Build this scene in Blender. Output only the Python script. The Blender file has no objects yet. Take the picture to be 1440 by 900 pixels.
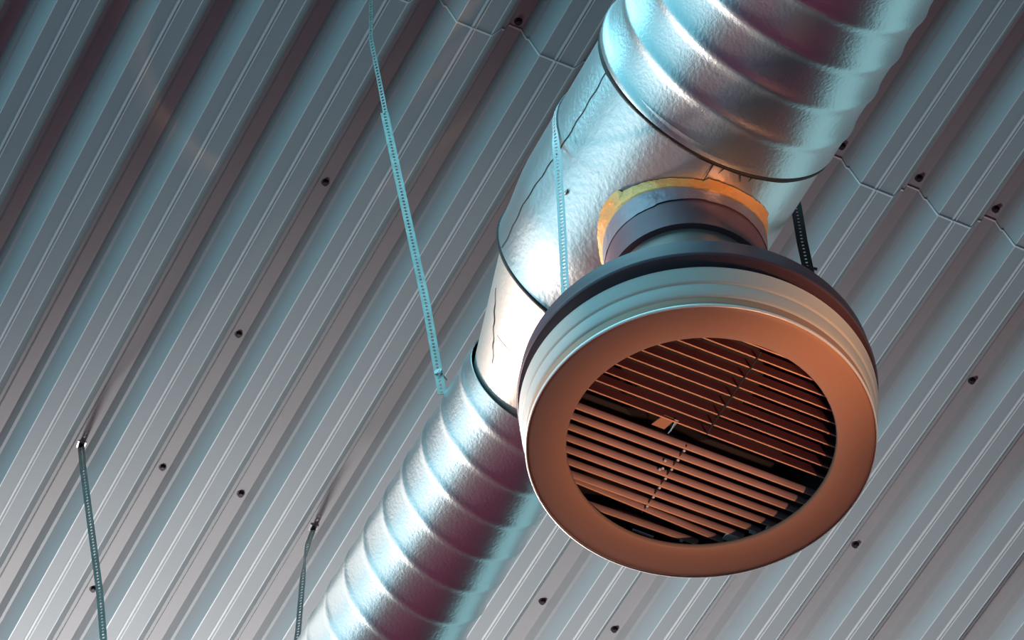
import bpy, math, random
import numpy as np
from mathutils import Vector, Matrix

random.seed(7); RNG = np.random.default_rng(7)
SC = bpy.context.scene; COL = SC.collection
R_ = math.radians

# ------------------------------------------------------------------ camera
ELEV, ROLL = R_(52.3017), R_(-1.5939)
F_PX = 5843.9
EYE = Vector((0, 0, 1.6))
fw = Vector((0, math.cos(ELEV), math.sin(ELEV))); ex = Vector((1, 0, 0)); up = ex.cross(fw)
cx_ = math.cos(ROLL) * ex + math.sin(ROLL) * up
cu_ = -math.sin(ROLL) * ex + math.cos(ROLL) * up
cd = bpy.data.cameras.new('camera'); cam = bpy.data.objects.new('camera', cd); COL.objects.link(cam)
cd.sensor_width = 36; cd.lens = F_PX / 1440 * 36; cd.clip_end = 500
cam.matrix_world = Matrix((( cx_.x, cu_.x, -fw.x, EYE.x), (cx_.y, cu_.y, -fw.y, EYE.y), (cx_.z, cu_.z, -fw.z, EYE.z), (0, 0, 0, 1)))
SC.camera = cam

# ------------------------------------------------------------------ frame of the place
PHI = R_(117.5324)                       # ribs and duct run along D, N points to the duct's left
D = Vector((math.cos(PHI), math.sin(PHI), 0)); N = Vector((-D.y, D.x, 0)); Z = Vector((0, 0, 1))
FC = Vector((0.25376, 3.61059, 5.98))    # centre of the diffuser's face
def W(s, t, z): return FC + D * s + N * t + Z * z
RD = 0.25                                # diffuser radius
AX = 0.64; OFF = 0.0147                  # duct axis above the face, and left of its centre
A2 = PHI - 0.01115
DD = Vector((math.cos(A2), math.sin(A2), 0)); DN = Vector((-DD.y, DD.x, 0))
CEIL_Z = 1.6 + 6.27; PITCH = 0.026624476 * 6.27; U0 = -0.193229 * 6.27

# ------------------------------------------------------------------ world, lights, exposure
vs = SC.view_settings
vs.view_transform = 'Standard'; vs.look = 'None'; vs.gamma = 1; vs.use_curve_mapping = False; vs.exposure = 0.0
SC.cycles.caustics_reflective = False; SC.cycles.caustics_refractive = False
wd = bpy.data.worlds.new('world'); SC.world = wd; wd.use_nodes = True
bg = wd.node_tree.nodes['Background']; bg.inputs[0].default_value = (0.13, 0.36, 0.46, 1); bg.inputs[1].default_value = 0.10

def area_light(name, loc, target, sx, sy, color, power):
    l = bpy.data.lights.new(name, 'AREA'); l.shape = 'RECTANGLE'; l.size = sx; l.size_y = sy
    l.color = color; l.energy = power
    o = bpy.data.objects.new(name, l); COL.objects.link(o); o.location = loc
    o.rotation_euler = (Vector(target) - Vector(loc)).to_track_quat('-Z', 'Y').to_euler()
    return o
# the hall's two long glazed sides: cool daylight
area_light('left_glazing', W(1.0, 4.6, -0.42), W(1.0, 0, -0.42), 26.0, 4.35, (0.20, 0.78, 1.0), 289)
area_light('right_glazing', W(1.0, -5.2, 0.0), W(1.0, 0, 0.0), 26.0, 3.5, (0.48, 0.92, 1.0), 168)
# the glazed far end of the hall
area_light('end_glazing', W(10.5, 0, -0.2), W(0, 0, -0.2), 9.0, 3.6, (1.0, 0.95, 0.93), 100)
# added fill under the deck for the duct's left side: cool, paler farther on
area_light('duct_fill', W(-0.15, 2.3, 1.84), W(-0.15, 2.3, 0), 3.8, 2.3, (0.30, 0.82, 1.0), 85)
area_light('duct_fill_far', W(4.0, 2.0, 1.84), W(4.0, 2.0, 0), 4.4, 3.0, (0.97, 0.96, 0.93), 50)
# uplight under the roof beyond the lower left of the view, shining back along the ribs
def spot(name, loc, target, color, power, angle, blend, size):
    l = bpy.data.lights.new(name, 'SPOT'); l.color = color; l.energy = power; l.spot_size = R_(angle); l.spot_blend = blend; l.shadow_soft_size = size
    o = bpy.data.objects.new(name, l); COL.objects.link(o); o.location = loc
    o.rotation_euler = (Vector(target) - Vector(loc)).to_track_quat('-Z', 'Y').to_euler()
    return o
spot('roof_uplight', W(4.2, 0.1, -0.5), W(3.0, -0.75, 1.89), (1.0, 0.97, 0.96), 460, 72, 1.0, 0.25)
# added unseen spot from the far left, brightening the diffuser's left wall
spot('left_fill_spot', W(5.6, 2.9, 0.45), W(0.16, 0.09, 0.2), (1.0, 0.79, 0.68), 3900, 9, 0.9, 0.3)
# a sunlit stretch of the left glazing farther down the hall
area_light('left_far_glazing', W(6.0, 4.55, -0.05), W(6.0, 0, -0.05), 7.4, 3.1, (1.0, 0.90, 0.86), 45)
spot('end_fill_spot', W(7.5, -0.3, 0.12), W(0, 0, 0.02), (1.0, 0.93, 0.90), 2600, 5.0, 0.6, 0.2)  # added spot from the far end, to whiten the diffuser's far rim
# added warm spots from below, tinting the diffuser face and the tape
spot('warm_face_fill', W(-2.0, -0.6, -4.7), W(0.0, 0.0, 0.03), (1.0, 0.52, 0.30), 800, 4.7, 0.25, 0.08)
spot('warm_tape_fill', W(-2.8, -1.1, -4.7), W(-0.10, -0.04, 0.42), (1.0, 0.46, 0.20), 1500, 3.2, 0.7, 0.12)

# ------------------------------------------------------------------ materials
def material(name, color, rough=0.5, metal=0.0, bump=None, mottled=None, spec=0.5, coat=0):
    m = bpy.data.materials.new(name); m.use_nodes = True
    nt = m.node_tree; b = nt.nodes['Principled BSDF']
    b.inputs['Base Color'].default_value = (*color, 1); b.inputs['Roughness'].default_value = rough
    b.inputs['Metallic'].default_value = metal; b.inputs['Specular IOR Level'].default_value = spec
    tc = nt.nodes.new('ShaderNodeTexCoord')
    if mottled:
        sc, amt = mottled
        n = nt.nodes.new('ShaderNodeTexNoise'); n.inputs['Scale'].default_value = sc; n.inputs['Detail'].default_value = 4
        nt.links.new(tc.outputs['Object'], n.inputs['Vector'])
        r = nt.nodes.new('ShaderNodeMapRange'); r.inputs[1].default_value = 0.3; r.inputs[2].default_value = 0.7
        r.inputs[3].default_value = 1 - amt; r.inputs[4].default_value = 1 + amt * 0.4
        nt.links.new(n.outputs['Fac'], r.inputs[0])
        mx = nt.nodes.new('ShaderNodeMix'); mx.data_type = 'RGBA'; mx.blend_type = 'MULTIPLY'; mx.inputs[0].default_value = 1
        mx.inputs[6].default_value = (*color, 1); nt.links.new(r.outputs[0], mx.inputs[7])
        nt.links.new(mx.outputs[2], b.inputs['Base Color'])
    if bump:
        sc, dist, st = bump[:3]
        mp = nt.nodes.new('ShaderNodeMapping')
        if len(bump) > 3: mp.inputs['Scale'].default_value = bump[3]
        nt.links.new(tc.outputs['Object'], mp.inputs[0])
        n = nt.nodes.new('ShaderNodeTexNoise'); n.inputs['Scale'].default_value = sc; n.inputs['Detail'].default_value = 3
        nt.links.new(mp.outputs[0], n.inputs['Vector'])
        bp = nt.nodes.new('ShaderNodeBump'); bp.inputs['Strength'].default_value = st; bp.inputs['Distance'].default_value = dist
        nt.links.new(n.outputs['Fac'], bp.inputs['Height']); nt.links.new(bp.outputs[0], b.inputs['Normal'])
    return m

M = {
 'deck': material('painted_steel_deck', (0.47, 0.49, 0.50), 0.45, 0.0, mottled=(3.0, 0.05)),
 'bend': material('bend_glint', (0.95, 0.95, 0.94), 0.4, 0.0),  # pale strips: bright glint lines along the bends, put into the colour
 'roof': material('roof_insulation', (0.25, 0.24, 0.23), 0.9),
 'floor': material('brown_floor', (0.42, 0.030, 0.085), 0.8, mottled=(0.6, 0.12)),
 'duct': material('galvanised_duct', (0.80, 0.83, 0.84), 0.33, 0.94, bump=(190, 0.0010, 0.45)),
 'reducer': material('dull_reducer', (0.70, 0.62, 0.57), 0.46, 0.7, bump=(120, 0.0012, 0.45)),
 'tee': material('galvanised_fitting', (0.80, 0.83, 0.84), 0.31, 0.9, bump=(120, 0.0012, 0.45)),
 'seal': material('black_sealant', (0.012, 0.011, 0.014), 0.6, bump=(60, 0.003, 0.5)),
 'seam': material('dark_seam', (0.02, 0.025, 0.03), 0.7),
 'tape': material('foil_tape', (0.95, 0.42, 0.13), 0.40, 0.35, bump=(45, 0.006, 0.8)),
 'wrap': material('grey_foil_wrap', (0.30, 0.22, 0.26), 0.42, 0.4, bump=(45, 0.005, 0.7)),
 'neck': material('dull_neck', (0.17, 0.085, 0.11), 0.5, 0.3, bump=(40, 0.002, 0.3)),
 'spigot': material('spigot_paint', (0.27, 0.19, 0.18), 0.45, 0.3, bump=(40, 0.002, 0.3)),
 'paint': material('face_paint', (0.46, 0.26, 0.18), 0.5, 0.0, bump=(300, 0.0006, 0.25)),
 'housing': material('housing_paint', (0.52, 0.51, 0.49), 0.5, 0.0, bump=(300, 0.0006, 0.25)),
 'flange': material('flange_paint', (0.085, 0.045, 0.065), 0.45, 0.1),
 'bead': material('rim_glint_paint', (0.90, 0.87, 0.84), 0.3, 0.25),
 'inside': material('dark_plenum', (0.02, 0.016, 0.022), 0.8),
 'slat': material('slat_paint', (0.30, 0.10, 0.13), 0.45, 0.0, mottled=(30, 0.15)),
 'slatlow': material('slat_paint_lit', (0.30, 0.185, 0.19), 0.42, 0.0, mottled=(30, 0.15)),  # lower bank's lit look put into a paler slat colour
 'slatedge': material('slat_lit_edge', (0.80, 0.48, 0.30), 0.4, 0.1),  # warm light caught on the slat edges, painted in
 'strap': material('galvanised_strap', (0.36, 0.41, 0.39), 0.5, 0.45, mottled=(60, 0.2)),
 'strapblack': material('black_strap', (0.012, 0.012, 0.022), 0.5),
 'zinc': material('bright_zinc', (0.85, 0.88, 0.90), 0.3, 0.8),
 'screw': material('dark_screw', (0.05, 0.045, 0.055), 0.5, 0.4),
 'clip': material('pale_clip', (0.70, 0.75, 0.76), 0.4, 0.1),
}

# ------------------------------------------------------------------ helpers
def mesh(name, verts, faces, mat, parent=None, smooth=False):
    me = bpy.data.meshes.new(name); me.from_pydata([tuple(v) for v in verts], [], [tuple(f) for f in faces]); me.update()
    me.materials.append(M[mat])
    if smooth: me.polygons.foreach_set('use_smooth', [True] * len(me.polygons))
    o = bpy.data.objects.new(name, me); COL.objects.link(o)
    if parent is not None: o.parent = parent; o.matrix_parent_inverse = Matrix.Identity(4)
    return o
def thing(name, label, cat, loc, xaxis=None, group=None):
    o = bpy.data.objects.new(name, None); COL.objects.link(o); o.empty_display_size = 0.05
    if xaxis is None: o.location = loc
    else:
        y = Z.cross(xaxis)
        o.matrix_world = Matrix(((xaxis.x, y.x, 0, loc[0]), (xaxis.y, y.y, 0, loc[1]), (0, 0, 1, loc[2]), (0, 0, 0, 1)))
    o['label'] = label; o['category'] = cat
    if group: o['group'] = group
    return o
def lathe(name, prof, mat, parent, seg=160, smooth_ang=35, wob=None):
    vs_, fs = [], []
    k = len(prof)
    for i in range(seg):
        a = 2 * math.pi * i / seg; c, s = math.cos(a), math.sin(a)
        for r, z in prof:
            dr, dz = wob(a, r, z) if wob else (0, 0)
            vs_.append((c * (r + dr), s * (r + dr), z + dz))
    for i in range(seg):
        j = (i + 1) % seg
        for q in range(k - 1): fs.append((i * k + q, j * k + q, j * k + q + 1, i * k + q + 1))
    o = mesh(name, vs_, fs, mat, parent, True)
    o.data.set_sharp_from_angle(angle=R_(smooth_ang))
    return o
def boxv(x0, x1, y0, y1, z0, z1):
    v = [(x, y, z) for x in (x0, x1) for y in (y0, y1) for z in (z0, z1)]
    f = [(0, 1, 3, 2), (4, 6, 7, 5), (0, 4, 5, 1), (2, 3, 7, 6), (0, 2, 6, 4), (1, 5, 7, 3)]
    return v, f
def join(parts):
    V, Fs = [], []
    for v, f in parts:
        b = len(V); V += list(v); Fs += [tuple(i + b for i in q) for q in f]
    return V, Fs
def cyl(c, axis, r, h, n=12, r2=None):
    axis = Vector(axis).normalized(); a = axis.orthogonal().normalized(); b = axis.cross(a); r2 = r if r2 is None else r2
    v = []
    for k, rr in ((0, r), (1, r2)):
        for i in range(n):
            t = 2 * math.pi * i / n
            v.append(Vector(c) + axis * (h * k) + (a * math.cos(t) + b * math.sin(t)) * rr)
    f = [(i, (i + 1) % n, n + (i + 1) % n, n + i) for i in range(n)] + [tuple(reversed(range(n))), tuple(range(n, 2 * n))]
    return v, f
def dome(c, axis, r, h, n=12, m=4):
    axis = Vector(axis).normalized(); a = axis.orthogonal().normalized(); b = axis.cross(a); v = []; f = []
    for j in range(m):
        t = j / m * math.pi / 2
        for i in range(n):
            q = 2 * math.pi * i / n
            v.append(Vector(c) + axis * h * math.sin(t) + (a * math.cos(q) + b * math.sin(q)) * r * math.cos(t))
    v.append(Vector(c) + axis * h)
    for j in range(m - 1):
        for i in range(n): f.append((j * n + i, j * n + (i + 1) % n, (j + 1) * n + (i + 1) % n, (j + 1) * n + i))
    for i in range(n): f.append(((m - 1) * n + i, (m - 1) * n + (i + 1) % n, m * n))
    f.append(tuple(reversed(range(n))))
    return v, f

# ------------------------------------------------------------------ the setting: floor and ribbed ceiling
v, f = boxv(-45, 45, -45, 45, -0.2, 0)
fl = mesh('floor', v, f, 'floor'); fl['kind'] = 'structure'
# the roof slab above the deck; the deck panels hang under it
OR = Matrix(((D.x, N.x, 0, 0), (D.y, N.y, 0, 0), (0, 0, 1, CEIL_Z), (0, 0, 0, 1)))   # local x along ribs, y to the left
DEPTH = 0.35 * PITCH
v, f = boxv(-20, 26, -22, 20, DEPTH + 0.006, DEPTH + 0.25)
ceil = mesh('ceiling', v, f, 'roof'); ceil.matrix_world = OR; ceil['kind'] = 'structure'
ceil['label'] = 'grey ribbed steel deck ceiling with deep parallel troughs'
c_ = 0.012
# one pitch of the sheet, (across, up, painted glint): a stiffening bead on the wide pan, stepped webs, a trough
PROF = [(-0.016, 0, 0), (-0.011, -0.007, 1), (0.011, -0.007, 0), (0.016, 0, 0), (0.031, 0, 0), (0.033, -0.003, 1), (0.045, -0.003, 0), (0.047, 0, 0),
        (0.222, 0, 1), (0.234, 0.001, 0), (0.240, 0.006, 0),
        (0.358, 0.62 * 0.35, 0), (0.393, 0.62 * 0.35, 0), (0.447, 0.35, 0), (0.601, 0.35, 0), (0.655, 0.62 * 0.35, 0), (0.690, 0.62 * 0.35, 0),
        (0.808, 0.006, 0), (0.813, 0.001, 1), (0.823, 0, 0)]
def deck_panel(k0, nk, v0, v1, dz):
    pts = []
    first = [p for p in PROF if p[0] >= 0.447]           # a sheet starts and ends in the troughs
    last = [p for p in PROF if p[0] <= 0.601]
    pts += [(k0 + x - (0.02 if i == 0 else 0), z, b) for i, (x, z, b) in enumerate(first)]
    for j in range(1, nk): pts += [(k0 + j + x, z, b) for x, z, b in PROF]
    pts += [(k0 + nk + x, z, b) for x, z, b in last]
    th = 0.0016
    vs_, fs = [], []
    n = len(pts)
    XS = (v0, v0 + 0.0035, v1)
    for X in XS:
        for x, z, b in pts: vs_.append((X, U0 - x * PITCH, z * PITCH + dz))
        for x, z, b in pts: vs_.append((X, U0 - x * PITCH, z * PITCH + dz + th))
    mi = []
    for r in range(2):
        o0 = 2 * n * r
        for i in range(n - 1):
            fs += [(o0 + i, o0 + i + 1, o0 + 2 * n + i + 1, o0 + 2 * n + i), (o0 + n + i, o0 + 3 * n + i, o0 + 3 * n + i + 1, o0 + n + i + 1)]
            mi += [1 if (pts[i][2] or r == 0) else 0, 0]  # the lap edge takes the same painted glint
        fs += [(o0, o0 + 2 * n, o0 + 3 * n, o0 + n), (o0 + n - 1, o0 + 2 * n - 1, o0 + 4 * n - 1, o0 + 3 * n - 1)]; mi += [0, 0]
    for i in range(n - 1):
        fs += [(i, n + i, n + i + 1, i + 1), (4 * n + i, 4 * n + i + 1, 5 * n + i + 1, 5 * n + i)]; mi += [0, 0]
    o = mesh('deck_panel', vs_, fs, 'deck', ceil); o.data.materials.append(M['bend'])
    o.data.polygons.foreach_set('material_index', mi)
    return o
LAP = 22.33 * PITCH
panels = []
for j, k0 in enumerate(range(-22, 34, 5)):
    for (a, b, dz) in ((-16, LAP + 0.09, 0.0), (LAP, 24, -0.0022)):
        panels.append((k0, a, b, deck_panel(k0, 5, a, b, dz + (0.0009 if j % 2 else 0)), dz + (0.0009 if j % 2 else 0)))
# screws through the troughs along the purlin lines
SCREWS = [(3, 24.89), (3, 27.26), (3, 29.45), (4, 29.43), (3, 31.55), (8, 29.41), (9, 29.44), (11, 27.0), (11, 24.23), (4, 22.05), (8, 21.98), (9, 21.99), (10, 21.99)]
sv, sf = join([cyl((0, 0, 0), (0, 0, -1), 0.0078, 0.0016, 14), cyl((0, 0, -0.0016), (0, 0, -1), 0.0052, 0.0058, 6)])
sme = None
for k, vv in SCREWS:
    x, y = vv * PITCH, U0 - (k + 0.524) * PITCH
    # the picked spots were read on the flange plane: slide along the view ray up to the trough
    zz = DEPTH
    wx = D * (vv * PITCH) + N * (U0 - (k + 0.43) * PITCH)
    x = vv * PITCH * (6.27 + DEPTH) / 6.27
    par = [p for p in panels if p[0] + 0.5 <= k + 0.53 < p[0] + 5.5 and p[1] <= x <= p[2]][-1]
    if sme is None:
        o = mesh('screw', sv, sf, 'screw', par[3]); sme = o.data
    else:
        o = bpy.data.objects.new('screw', sme); COL.objects.link(o); o.parent = par[3]
    o.location = (x, y, DEPTH + par[4])

# ------------------------------------------------------------------ the duct
duct = thing('ventilation_duct', 'silver spiral ventilation duct with tee and reducer crossing under the ribbed ceiling', 'duct', FC + Z * AX + N * OFF, DD)
# local x = along the duct (towards the small end), y = left, z = up; angle 0 = underside, positive to the left
R_T, R_L, R_U = 0.1885, 0.1160, 0.1950
def smooth_noise(seed, sx, st, amp):
    rng = np.random.default_rng(seed); a = rng.normal(size=(6,)); ph = rng.uniform(0, 6.28, size=(6, 2)); fx = rng.uniform(0.5, 1, size=6) * sx; m = rng.integers(1, st + 1, size=6)
    return lambda s, th: amp * sum(a[i] * np.sin(fx[i] * s + ph[i, 0]) * np.sin(m[i] * th + ph[i, 1]) for i in range(6)) / 2.4
def tube(name, s0, s1, ns, nt, rf, mat, parent, lip=0.015):
    S = np.linspace(s0, s1, ns); T = np.linspace(0, 2 * np.pi, nt, endpoint=False)
    SS, TT = np.meshgrid(S, T, indexing='ij'); RR = rf(SS, TT) * np.ones_like(SS)
    # inner lips close the sheet's ends with thickness
    SS = np.vstack([np.full((1, nt), s0 + lip * np.sign(s1 - s0)), SS[:1], SS, SS[-1:], np.full((1, nt), s1 - lip * np.sign(s1 - s0))])
    TT = np.vstack([TT[:1]] * 2 + [TT] + [TT[:1]] * 2)
    RR = np.vstack([RR[:1] - 0.0016, RR[:1] - 0.0016, RR, RR[-1:] - 0.0016, RR[-1:] - 0.0016])
    V = np.stack([SS, RR * np.sin(TT), -RR * np.cos(TT)], -1).reshape(-1, 3)
    n = SS.shape[0]; I = np.arange(n - 1)[:, None] * nt; J = np.arange(nt)[None, :]; J2 = (J + 1) % nt
    Fq = np.stack([I + J, I + J2, I + nt + J2, I + nt + J], -1).reshape(-1, 4)
    o = mesh(name, V.tolist(), Fq.tolist(), mat, parent, True)
    o.data.set_sharp_from_angle(angle=R_(50))
    return o
PIT = 0.0735
def spiral(r, hand, amp, wid, phase, nz, und=0.2):
    def rf(s, th):
        x = (s / PIT + hand * th / (2 * np.pi) + phase) % 1.0
        x = np.minimum(x, 1 - x) * PIT
        return r + amp * np.exp(-(x / wid) ** 2) + amp * und * np.cos(2 * np.pi * ((s / PIT + hand * th / (2 * np.pi) + phase) % 1.0)) + nz(s, th)
    return rf
tube('spiral_section', -0.160, -1.6, 380, 128, spiral(R_U, 1, 0.0026, 0.0090, 0.1, smooth_noise(1, 9, 3, 0.0010), 0.22), 'duct', duct)
tube('spiral_section', 0.448, 2.3, 460, 96, spiral(R_L, 1, 0.0015, 0.0068, 0.25, smooth_noise(2, 9, 3, 0.0008), 0.22), 'duct', duct)
nzT = smooth_noise(5, 14, 4, 0.0018)
def rtee(s, th):
    u = np.clip((s - 0.10) / 0.115, 0, 1); return R_T - 0.0105 * u * u * (3 - 2 * u) + nzT(s, th)
tee = tube('tee_piece', -0.18, 0.215, 60, 128, rtee, 'tee', duct)
def rred(s, th):
    u = np.clip((s - 0.195) / (0.478 - 0.195), 0, 1)
    return 0.174 + (0.1010 - 0.174) * u + smooth_noise(8, 12, 3, 0.0010)(s, th)
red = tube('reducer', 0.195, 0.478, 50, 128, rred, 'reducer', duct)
def ring(name, s, r, w, mat, parent, n=128, wob=0.0):
    vs_, fs = [], []
    ph = RNG.uniform(0, 6, 4)
    for i in range(n):
        th = 2 * math.pi * i / n
        e = 1 + wob * (math.sin(3 * th + ph[0]) + math.sin(7 * th + ph[1]) + 0.6 * math.sin(17 * th + ph[2]))
        for q in range(6):
            a = 2 * math.pi * q / 6
            rr = r + math.sin(a) * w * 0.7; ss = s + math.cos(a) * w * e
            vs_.append((ss, rr * math.sin(th), -rr * math.cos(th)))
    for i in range(n):
        j = (i + 1) % n
        for q in range(6):
            q2 = (q + 1) % 6; fs.append((i * 6 + q, i * 6 + q2, j * 6 + q2, j * 6 + q))
    return mesh(name, vs_, fs, mat, parent, True)
o = ring('sealant_ring', -0.1535, R_T + 0.0030, 0.0044, 'seal', duct, wob=0.14)
o = ring('sealant_ring', 0.2185, 0.1765, 0.0058, 'seal', duct, wob=0.10)
def strip(name, pts, mat, parent, rf, lift=0.0006):
    """a narrow seam laid on the surface: pts = (s, degrees, half width)"""
    vs_, fs = [], []
    for s, deg, w in pts:
        for sg in (-1, 0, 1):
            th = R_(deg) + sg * w / rf(s, R_(deg)); r = rf(s, th) + lift + (0.0008 if sg == 0 else 0)
            vs_.append((s, r * math.sin(th), -r * math.cos(th)))
    for i in range(len(pts) - 1):
        for q in (0, 1): fs.append((3 * i + q, 3 * i + q + 1, 3 * i + 4 + q, 3 * i + 3 + q))
    return mesh(name, vs_, fs, mat, parent, True)
rT = lambda s, th: float(rtee(np.array(s), np.array(th)))
rR = lambda s, th: float(rred(np.array(s), np.array(th)))
strip('lengthwise_seam', [(-0.147 + 0.360 * i / 40, 74 + 6 * max(0, i / 40 - 0.4) + 0.4 * math.sin(i * 1.3), 0.0009) for i in range(41)], 'seam', tee, rT)
pts = []
for i in range(31):
    u = i / 30; pts.append((0.292 + 0.105 * u, 80 - 23 * u + 0.8 * math.sin(i * 0.9), 0.0004 + 0.0022 * math.exp(-((u - 0.35) / 0.14) ** 2) + 0.0010 * math.exp(-((u - 0.72) / 0.08) ** 2)))
strip('split_seam', pts, 'seam', red, rR)
def arc(name, s, d0, d1, w, rf, parent, mat='seam'):
    n = 50; vs_, fs = [], []
    for i in range(n + 1):
        th = R_(d0 + (d1 - d0) * i / n)
        for q in (-1, 1):
            r = rf(s, th) + 0.0007; vs_.append((s + q * w + 0.0006 * math.sin(i * 0.8), r * math.sin(th), -r * math.cos(th)))
    for i in range(n): fs.append((2 * i, 2 * i + 1, 2 * i + 3, 2 * i + 2))
    return mesh(name, vs_, fs, mat, parent, True)
arc('cross_seam', 0.346, -80, 62, 0.0005, rR, red)
# branch neck under the tee, its saddle of foil tape
FZ = -AX                                     # face plane in duct coordinates
def zfree(rho, th):                          # underside of the tee above the neck
    y = rho * math.sin(th) - OFF; return -math.sqrt(max(1e-6, R_T ** 2 - y * y))
nk_v, nk_f = [], []
n = 120
for i in range(n):
    th = 2 * math.pi * i / n
    top = zfree(0.117, th) + 0.01
    bot = FZ + 1.416 * RD
    for q in range(9):
        u = q / 8; r = 0.1165 + (0.0015 if q in (5,) else 0)
        nk_v.append((r * math.cos(th), r * math.sin(th) - OFF, top + (bot - top) * u))
    nk_v.append((0.106, 0, 0)); nk_v[-1] = (0.106 * math.cos(th), 0.106 * math.sin(th) - OFF, bot)
for i in range(n):
    j = (i + 1) % n
    for q in range(9): nk_f.append((i * 10 + q, j * 10 + q, j * 10 + q + 1, i * 10 + q + 1))
neck = mesh('branch_neck', nk_v, nk_f, 'neck', tee, True); neck.data.set_sharp_from_angle(angle=R_(40))
# tape: a crumpled collar, half on the tee and half on the neck
tv, tf = [], []
n = 180; prng = np.random.default_rng(3)
outer = 0.1235 + 0.0012 * np.sin(np.linspace(0, 2 * np.pi, n, endpoint=False) * 5) + prng.uniform(-0.0007, 0.0007, n)
rows = 12
fold = prng.uniform(-1, 1, (n // 6, 3))
for i in range(n):
    th = 2 * math.pi * i / n
    o_ = outer[i] + (0.0035 if int((i + 9) / 31) % 2 else -0.0015)
    fw_ = fold[(i // 6) % len(fold)]
    for q in range(rows):
        if q < 5:                              # on the tee
            u = q / 4; rho = o_ + (0.1190 - o_) * u
            z0_ = zfree(rho, th) - 0.0022; z1_ = -0.2090 + 0.022 * math.sin(th) ** 2; z = z0_ + (min(z1_, z0_) - z0_) * u ** 1.3 - 0.0015 * abs(fw_[0]) * u
        else:                                  # down the neck
            u = (q - 5) / 6; rho = 0.1198 - 0.0012 * u + 0.0007 * fw_[1] * math.sin(u * 3) + 0.0004 * prng.random()
            zt_ = -0.2095 + 0.022 * math.sin(th) ** 2; z = zt_ + (-0.231 - zt_) * u - 0.002 * fw_[2] * (u == 1)
        tv.append((rho * math.cos(th), rho * math.sin(th) - OFF, z))
for i in range(n):
    j = (i + 1) % n
    for q in range(5): tf.append((i * rows + q, j * rows + q, j * rows + q + 1, i * rows + q + 1))
wf = []
for i in range(n):
    j = (i + 1) % n
    for q in range(5, rows - 1): wf.append((i * rows + q, j * rows + q, j * rows + q + 1, i * rows + q + 1))
mesh('tape_wrap', tv, wf, 'wrap', tee, True)
tape = mesh('tape_collar', tv, tf, 'tape', tee, True); tape['label'] = 'crumpled orange-tinged foil tape collar'
# small torn bits of sealant hanging at the upper seam and a tear on the tee
def whisker(name, s, deg, ln, parent, ang=0.0):
    th = R_(deg); c = (s, (R_T + 0.002) * math.sin(th), -(R_T + 0.002) * math.cos(th))
    v, f = cyl(c, (math.cos(ang), math.sin(ang), -0.15), 0.0011, ln, 6, 0.0005)
    return mesh(name, v, f, 'seal', parent)
for s, deg, ln, a in ((-0.150, 5, 0.030, 0.05), (-0.150, 0, 0.010, 0.4), (-0.150, -8, 0.012, -0.5), (-0.150, -14, 0.008, 0.2)):
    whisker('sealant_shred', s, deg, ln, duct, a)
th = R_(56.4); c0 = Vector((0.035, R_T * math.sin(th), -R_T * math.cos(th)))
v = [c0 + Vector(p) for p in ((-0.006, 0.001, -0.0005), (0.003, 0.003, -0.0005), (0.007, 0.000, -0.003), (0.000, -0.003, -0.003), (0.001, 0.001, -0.005))]
mesh('foil_tear', v, [(0, 1, 4), (1, 2, 4), (2, 3, 4), (3, 0, 4)], 'strap', tee)

# ------------------------------------------------------------------ the diffuser
dif = thing('ceiling_diffuser', 'round brown-faced air diffuser with louvre slats hanging below the silver duct', 'diffuser', FC, D)
P = lambda L: [(r * RD, z * RD) for r, z in L]
lathe('face_ring', P([(0.84, 0.045), (0.745, 0.040), (0.738, 0.030), (0.738, 0.014), (0.743, 0.004), (0.754, -0.001), (0.80, -0.002), (0.92, -0.002), (0.940, 0.001), (0.951, 0.008), (0.956, 0.020),
                      (0.957, 0.085)]), 'paint', dif)
lathe('housing', P([(0.957, 0.085), (0.964, 0.090), (0.969, 0.098), (0.972, 0.185), (0.979, 0.190), (0.984, 0.198), (0.987, 0.29), (0.993, 0.302), (0.985, 0.312), (0.90, 0.312), (0.895, 0.45)]), 'housing', dif)
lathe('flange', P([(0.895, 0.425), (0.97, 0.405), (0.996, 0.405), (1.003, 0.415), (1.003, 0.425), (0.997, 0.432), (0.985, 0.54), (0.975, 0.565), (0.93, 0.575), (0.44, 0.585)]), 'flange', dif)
lathe('spigot', P([(0.432, 0.57), (0.432, 1.0), (0.436, 1.01), (0.428, 1.02), (0.428, 1.50)]), 'spigot', dif)
lathe('plenum', P([(0.84, 0.044), (0.84, 0.56), (0.43, 0.565), (0.40, 0.72), (0.0, 0.72)]), 'inside', dif)
bd_ = [(0.9560 + 0.0095 * math.cos(a), 0.010 + 0.0125 * math.sin(a)) for a in [R_(-100 + 20 * i) for i in range(12)]]
o = lathe('rim_glint', P(bd_), 'bead', dif)  # added pale bead; paints the bright lit rim of the face
o['label'] = 'thin pale bead painting a lit rim round the face'
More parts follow.
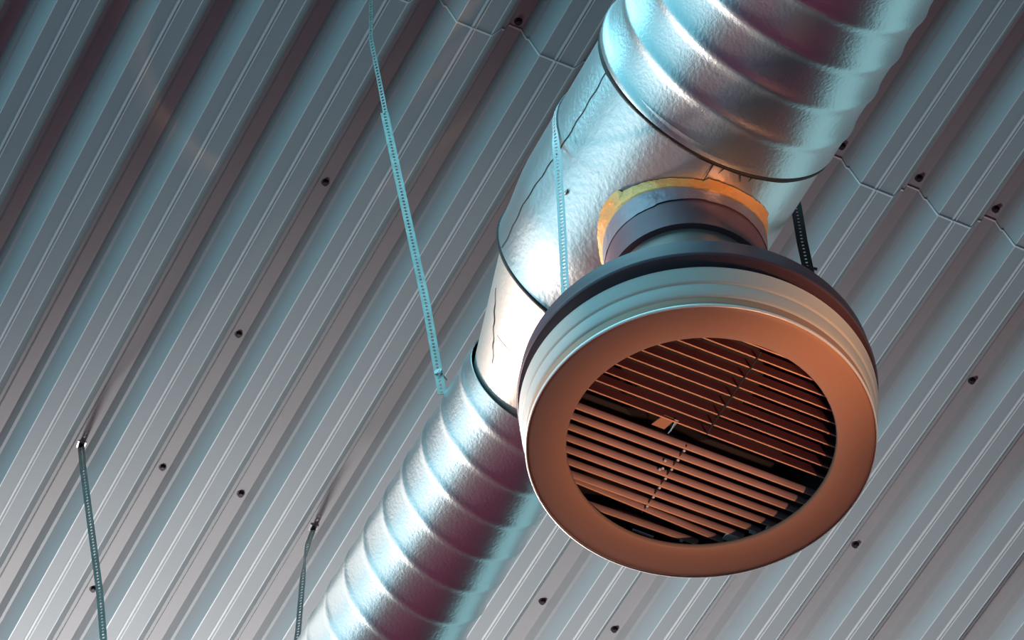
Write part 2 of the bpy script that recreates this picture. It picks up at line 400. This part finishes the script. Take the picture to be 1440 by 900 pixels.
# louvre slats: two opposed banks
SZ = 0.030
def slat(d0, lean, rise, curve, yc0, yc1, skew=0.0, thick=0.0016, mat='slat'):
    prof = []
    m = 6
    for i in range(m + 1):
        u = i / m; x = d0 + lean * u + curve * math.sin(math.pi * u); prof.append((x, SZ + rise * u))
    V, Fs = [], []
    k = len(prof)
    for side, y in ((0, yc0), (1, yc1)):
        sk = skew * side
        for x, z in prof: V.append((x - thick / 2 + sk, y, z))
        for x, z in prof: V.append((x + thick / 2 + sk, y, z))
    for i in range(k - 1):
        Fs += [(i, i + 1, 2 * k + i + 1, 2 * k + i), (k + i, 3 * k + i, 3 * k + i + 1, k + i + 1), (i, k + i, k + i + 1, i + 1), (2 * k + i, 2 * k + i + 1, 3 * k + i + 1, 3 * k + i)]
    Fs += [(0, 2 * k, 3 * k, k), (k - 1, 2 * k - 1, 4 * k - 1, 3 * k - 1)]
    o = mesh('slat', V, Fs, mat, dif); o.data.materials.append(M['slatedge']); o.data.polygons[len(Fs) - 2].material_index = 1   # lower edge, its lit orange line put into the colour
    return o
RI = 0.838 * RD - 0.001
def half(d): return math.sqrt(max(1e-5, RI ** 2 - d * d))
for i in range(10):
    d0 = -0.1642 + 0.01822 * i
    h = min(half(d0), half(d0 + 0.006))
    slat(d0, 0.006, 0.026, 0.0, -h, h, 0.0, 0.0021)
for i in range(9):
    d0 = 0.0345 + 0.0186 * i
    h = half(d0 + 0.004) if abs(d0) + 0.004 < RI else 0.02
    s = slat(d0, -0.0046, 0.0070, -0.0016, -h, h, 0.0025 if i < 7 else (-0.010 if i == 7 else 0.004), 0.0022, 'slatlow')
# tie rods and their pins
def bx(name, x0, x1, y0, y1, z0, z1, mat, parent):
    v, f = boxv(x0, x1, y0, y1, z0, z1); return mesh(name, v, f, mat, parent)
tr = bx('tie_rod', -0.160, -0.004, -0.0098, -0.0078, SZ - 0.003, SZ - 0.0015, 'seam', dif)
tr2 = bx('tie_rod', 0.030, 0.165, 0.0042, 0.0058, SZ + 0.001, SZ + 0.0022, 'inside', dif)
pv, pf = dome((0, 0, 0), (0, 0, -1), 0.0021, 0.0024, 8, 3)
for i in range(9):
    p = mesh('pin', pv, pf, 'screw', tr); p.location = (-0.150 + 0.0182 * i, -0.0088, SZ - 0.003)
for i in range(7):
    p = mesh('pin', pv, pf, 'clip', tr2); p.location = (0.0381 + 0.0184 * i, 0.005, SZ - 0.0022)
for x, y in ((0.083, 0.0195), (0.0795, 0.0165), (0.066, 0.020)):
    p = mesh('pin', pv, pf, 'clip', tr2); p.location = (x, y, SZ - 0.001)
# lever plate and spring in the gap between the banks, clips at the rim
v = [(0.022, 0.064, SZ + .006), (0.0, 0.056, SZ + .006), (0.0, 0.038, SZ + .006), (0.022, 0.044, SZ + .006)]
v += [(a, b, c + 0.002) for a, b, c in v]
lev = mesh('lever_plate', v, [(0, 1, 2, 3), (7, 6, 5, 4), (0, 4, 5, 1), (1, 5, 6, 2), (2, 6, 7, 3), (3, 7, 4, 0)], 'paint', dif)
sp_v, sp_f = join([cyl((0.000, 0.037, SZ + 0.004), (0.8, -0.02, -0.1), 0.0011, 0.018, 6), cyl((0.001, 0.0345, SZ + 0.004), (0.8, 0.12, -0.1), 0.0009, 0.022, 6), cyl((-0.001, 0.040, SZ + 0.004), (0, -1, 0), 0.001, 0.006, 6)])
mesh('spring_clip', sp_v, sp_f, 'zinc', dif)
for x0, y0, w, l in ((0.146, -0.118, 0.011, 0.020), (0.126, -0.146, 0.005, 0.009), (0.110, -0.164, 0.005, 0.004), (0.184, -0.066, 0.003, 0.004), (0.183, -0.085, 0.003, 0.014)):
    bx('rim_clip', x0, x0 + w, y0 - l, y0, SZ - 0.002, SZ, 'clip', dif)
bx('loose_rod', 0.1955, 0.198, -0.030, 0.003, SZ - 0.001, SZ + 0.001, 'clip', dif)

# ------------------------------------------------------------------ perforated straps
def band(name, pts, widths, width, mat, parent, pitch=0.0082, hole=0.0025, solid=False):
    """a perforated flat band along a polyline; widths = a direction across the band at every point"""
    P_ = [Vector(p) for p in pts]; L = [0.0]
    for a, b in zip(P_[:-1], P_[1:]): L.append(L[-1] + (b - a).length)
    nc = max(2, int(L[-1] / pitch)); step_ = L[-1] / nc
    def at(d):
        d = min(max(d, 0), L[-1] - 1e-9)
        for i in range(len(P_) - 1):
            if d <= L[i + 1]:
                u = (d - L[i]) / (L[i + 1] - L[i]); break
        p = P_[i].lerp(P_[i + 1], u); w = Vector(widths[i]).lerp(Vector(widths[i + 1]), u)
        t = (P_[i + 1] - P_[i]).normalized(); w = (w - t * w.dot(t)).normalized()
        return p, w
    V, Fs = [], []
    for c in range(nc):
        y0, ym, y1 = c * step_, (c + 0.5) * step_, (c + 1) * step_
        b = len(V)
        hw = width / 2
        def ad(x, y): p, w = at(y); V.append(p + w * x)
        for x, y in ((-hw, y0), (0, y0), (hw, y0), (hw, ym), (hw, y1), (0, y1), (-hw, y1), (-hw, ym)): ad(x, y)
        if solid: Fs.append((b, b + 1, b + 2, b + 3, b + 4, b + 5, b + 6, b + 7)); continue
        h = hole; g = hole * 0.7
        for x, y in ((-g, ym - g), (0, ym - h), (g, ym - g), (h, ym), (g, ym + g), (0, ym + h), (-g, ym + g), (-h, ym)): ad(x, y)
        for q in range(8): q2 = (q + 1) % 8; Fs.append((b + q, b + q2, b + 8 + q2, b + 8 + q))
    o = mesh(name, V, Fs, mat, parent)
    md = o.modifiers.new('thickness', 'SOLIDIFY'); md.thickness = 0.0012; md.offset = 0
    return o
def anchor(parent, base):
    """square eye plate with a dark bolt, fixed in a trough of the deck"""
    v, f = boxv(-0.0085, 0.0085, -0.0085, 0.0085, -0.004, 0)
    o = mesh('anchor_plate', v, f, 'zinc', parent); o.location = base; o.rotation_euler.z = R_(20)
    v, f = join([cyl((0, 0, -0.004), (0, 0, -1), 0.0058, 0.006, 6), cyl((0, 0, -0.010), (0, 0, -1), 0.003, 0.006, 10)])
    mesh('anchor_bolt', v, f, 'screw', o)
def local(o, p): return o.matrix_world.inverted() @ p
def Wv(u, v_, z): return D * v_ + N * u + Z * (1.6 + z)
zt = 6.27 + DEPTH - 0.004
# strap 1: long hanger ending on the reducer end of the duct
VA = 3.635
st = thing('perforated_strap', 'long perforated hanger strap reaching the left side of the duct just below the reducer', 'strap', Wv(-1.64, VA, zt))
hkU = U0 - 2.524 * PITCH
def rel(u, v_, z): return Wv(u, v_, z) - Wv(-1.64, VA, zt)
face_cam = (D * 0.25 - N).normalized()
bd = band('upper_band', [rel(hkU, VA, zt), rel(-1.637, VA, 5.95), rel(-1.677, VA, 5.670)], [D * 0.9 + N * 0.25, D * 0.8 + N * 0.4, D * 0.6 + N * 0.7], 0.0085, 'strap', st)
bd = band('lower_band', [rel(-1.664, VA, 5.745), rel(-1.691, VA, 5.574), rel(-1.742, VA, 5.256), rel(-1.769, VA, 5.045)], [D * 0.45 + N * 0.9] * 4, 0.0135, 'strap', st)
v, f = join([cyl(rel(-1.761, VA - 0.004, 5.095), -N * 0.8 + D * 0.5, 0.0022, 0.022, 8), cyl(rel(-1.761, VA - 0.004, 5.095), -N * 0.8 + D * 0.5, 0.0058, 0.004, 6), cyl(rel(-1.761, VA, 5.095) - (-N * 0.8 + D * 0.5) * 0.003, -N * 0.8 + D * 0.5, 0.0052, 0.003, 6)])
mesh('bolt', v, f, 'clip', st)
anchor(st, rel(hkU, VA, zt + 0.004))
# straps 2 and 3: the pair cradling the small duct, lower left
VB = 29.55 * 0.026624476 * 6.27
for (u0, u1, u2, z1, k, lab, wd_) in (
    (-1.604, -1.700, -1.7840, 5.742, 2, 'perforated strap hanging from the bright anchor at the far left of the ceiling', 0.0135),
    (-2.1125, -2.090, -2.022, 5.952, 5, 'thin twisted strap hanging from the ceiling anchor just left of the small duct', 0.0115)):
    base = Wv(U0 - (k + 0.524) * PITCH, VB * 1.009, zt)
    st = thing('perforated_strap', lab, 'strap', base)
    hu = U0 - (k + 0.524) * PITCH
    q = lambda u, z, dv=0.0: Wv(u, VB + dv, z) - base
    top = Vector((0, 0, -0.004))
    if k == 2:
        band('band', [top, q(-1.627, 6.20), q(-1.683, 5.873), q(u1, z1), q(u2, 5.06)], [D * 0.7 + N * 0.7, D * 0.7 + N * 0.7, D * 0.5 + N * 0.8, D * 0.5 + N * 0.8, D], wd_, 'strap', st)
    else:
        band('band', [top, q(-2.1045, 6.215), q(-2.098, 6.159), q(-2.0955, 6.10), q(u1, z1), q(u2, 5.06)], [D * 0.5 + N * 0.6, D * 0.5 + N * 0.6, D * 1.0 - N * 0.1, D * 0.6 + N * 0.8, D * 0.6 + N * 0.8, D], wd_, 'strap', st)
    anchor(st, Vector((0, 0, 0.004)))
# the two straps slung over the tee that carry the diffuser
def sling(sign, xs, lab, mat, name):
    base = W(0, 0, AX) + N * OFF
    st = thing('perforated_strap', lab, 'strap', base, DD)
    pts, wdt = [], []
    R0 = 0.1910
    for i in range(19):                        # from the crown of the duct to its side
        th = math.pi - (math.pi / 2 + 0.05) * i / 18
        pts.append((xs[0], sign * R0 * math.sin(th), -R0 * math.cos(th))); wdt.append((1, 0, 0))
    for x, y, z in xs[1]:
        pts.append((x, sign * y, z)); wdt.append((0.5, 0.86, 0))
    return st, pts, wdt
st, pts, wdt = sling(1, (0.0, [(0, 0.1890, -0.07), (0, 0.186, -0.20), (0, 0.185, -AX + 0.147)]), 'pale perforated strap draped down the left side of the tee to the diffuser', 'strap', 'l')
band('band', pts, wdt, 0.0115, 'clip', st)
base = W(0, 0, 0)
st = thing('perforated_strap', 'black perforated strap behind the tee right of the diffuser', 'strap', W(0, -0.235, 0.147))
top = N * (U0 - 4.524 * PITCH) + Z * 0; tt = (U0 - 4.524 * PITCH) - FC.dot(N)
q = lambda t, z: W(0, t, z) - W(0, -0.235, 0.147)
band('band', [q(tt, 6.27 + DEPTH - 0.004 - 4.38), q(-0.2022, 0.67), q(-0.2050, 0.5854), q(-0.2117, 0.4927), q(-0.235, 0.147)], [D * 0.5 + N * 0.86] * 5, 0.0165, 'strapblack', st, hole=0.0021)
v, f = cyl(q(-0.2085, 0.528) + D * 0.003, -N * 0.9 - D * 0.2, 0.0024, 0.017, 8)
mesh('bolt', v, f, 'strapblack', st)
anchor(st, q(tt, 6.27 + DEPTH - 4.38))
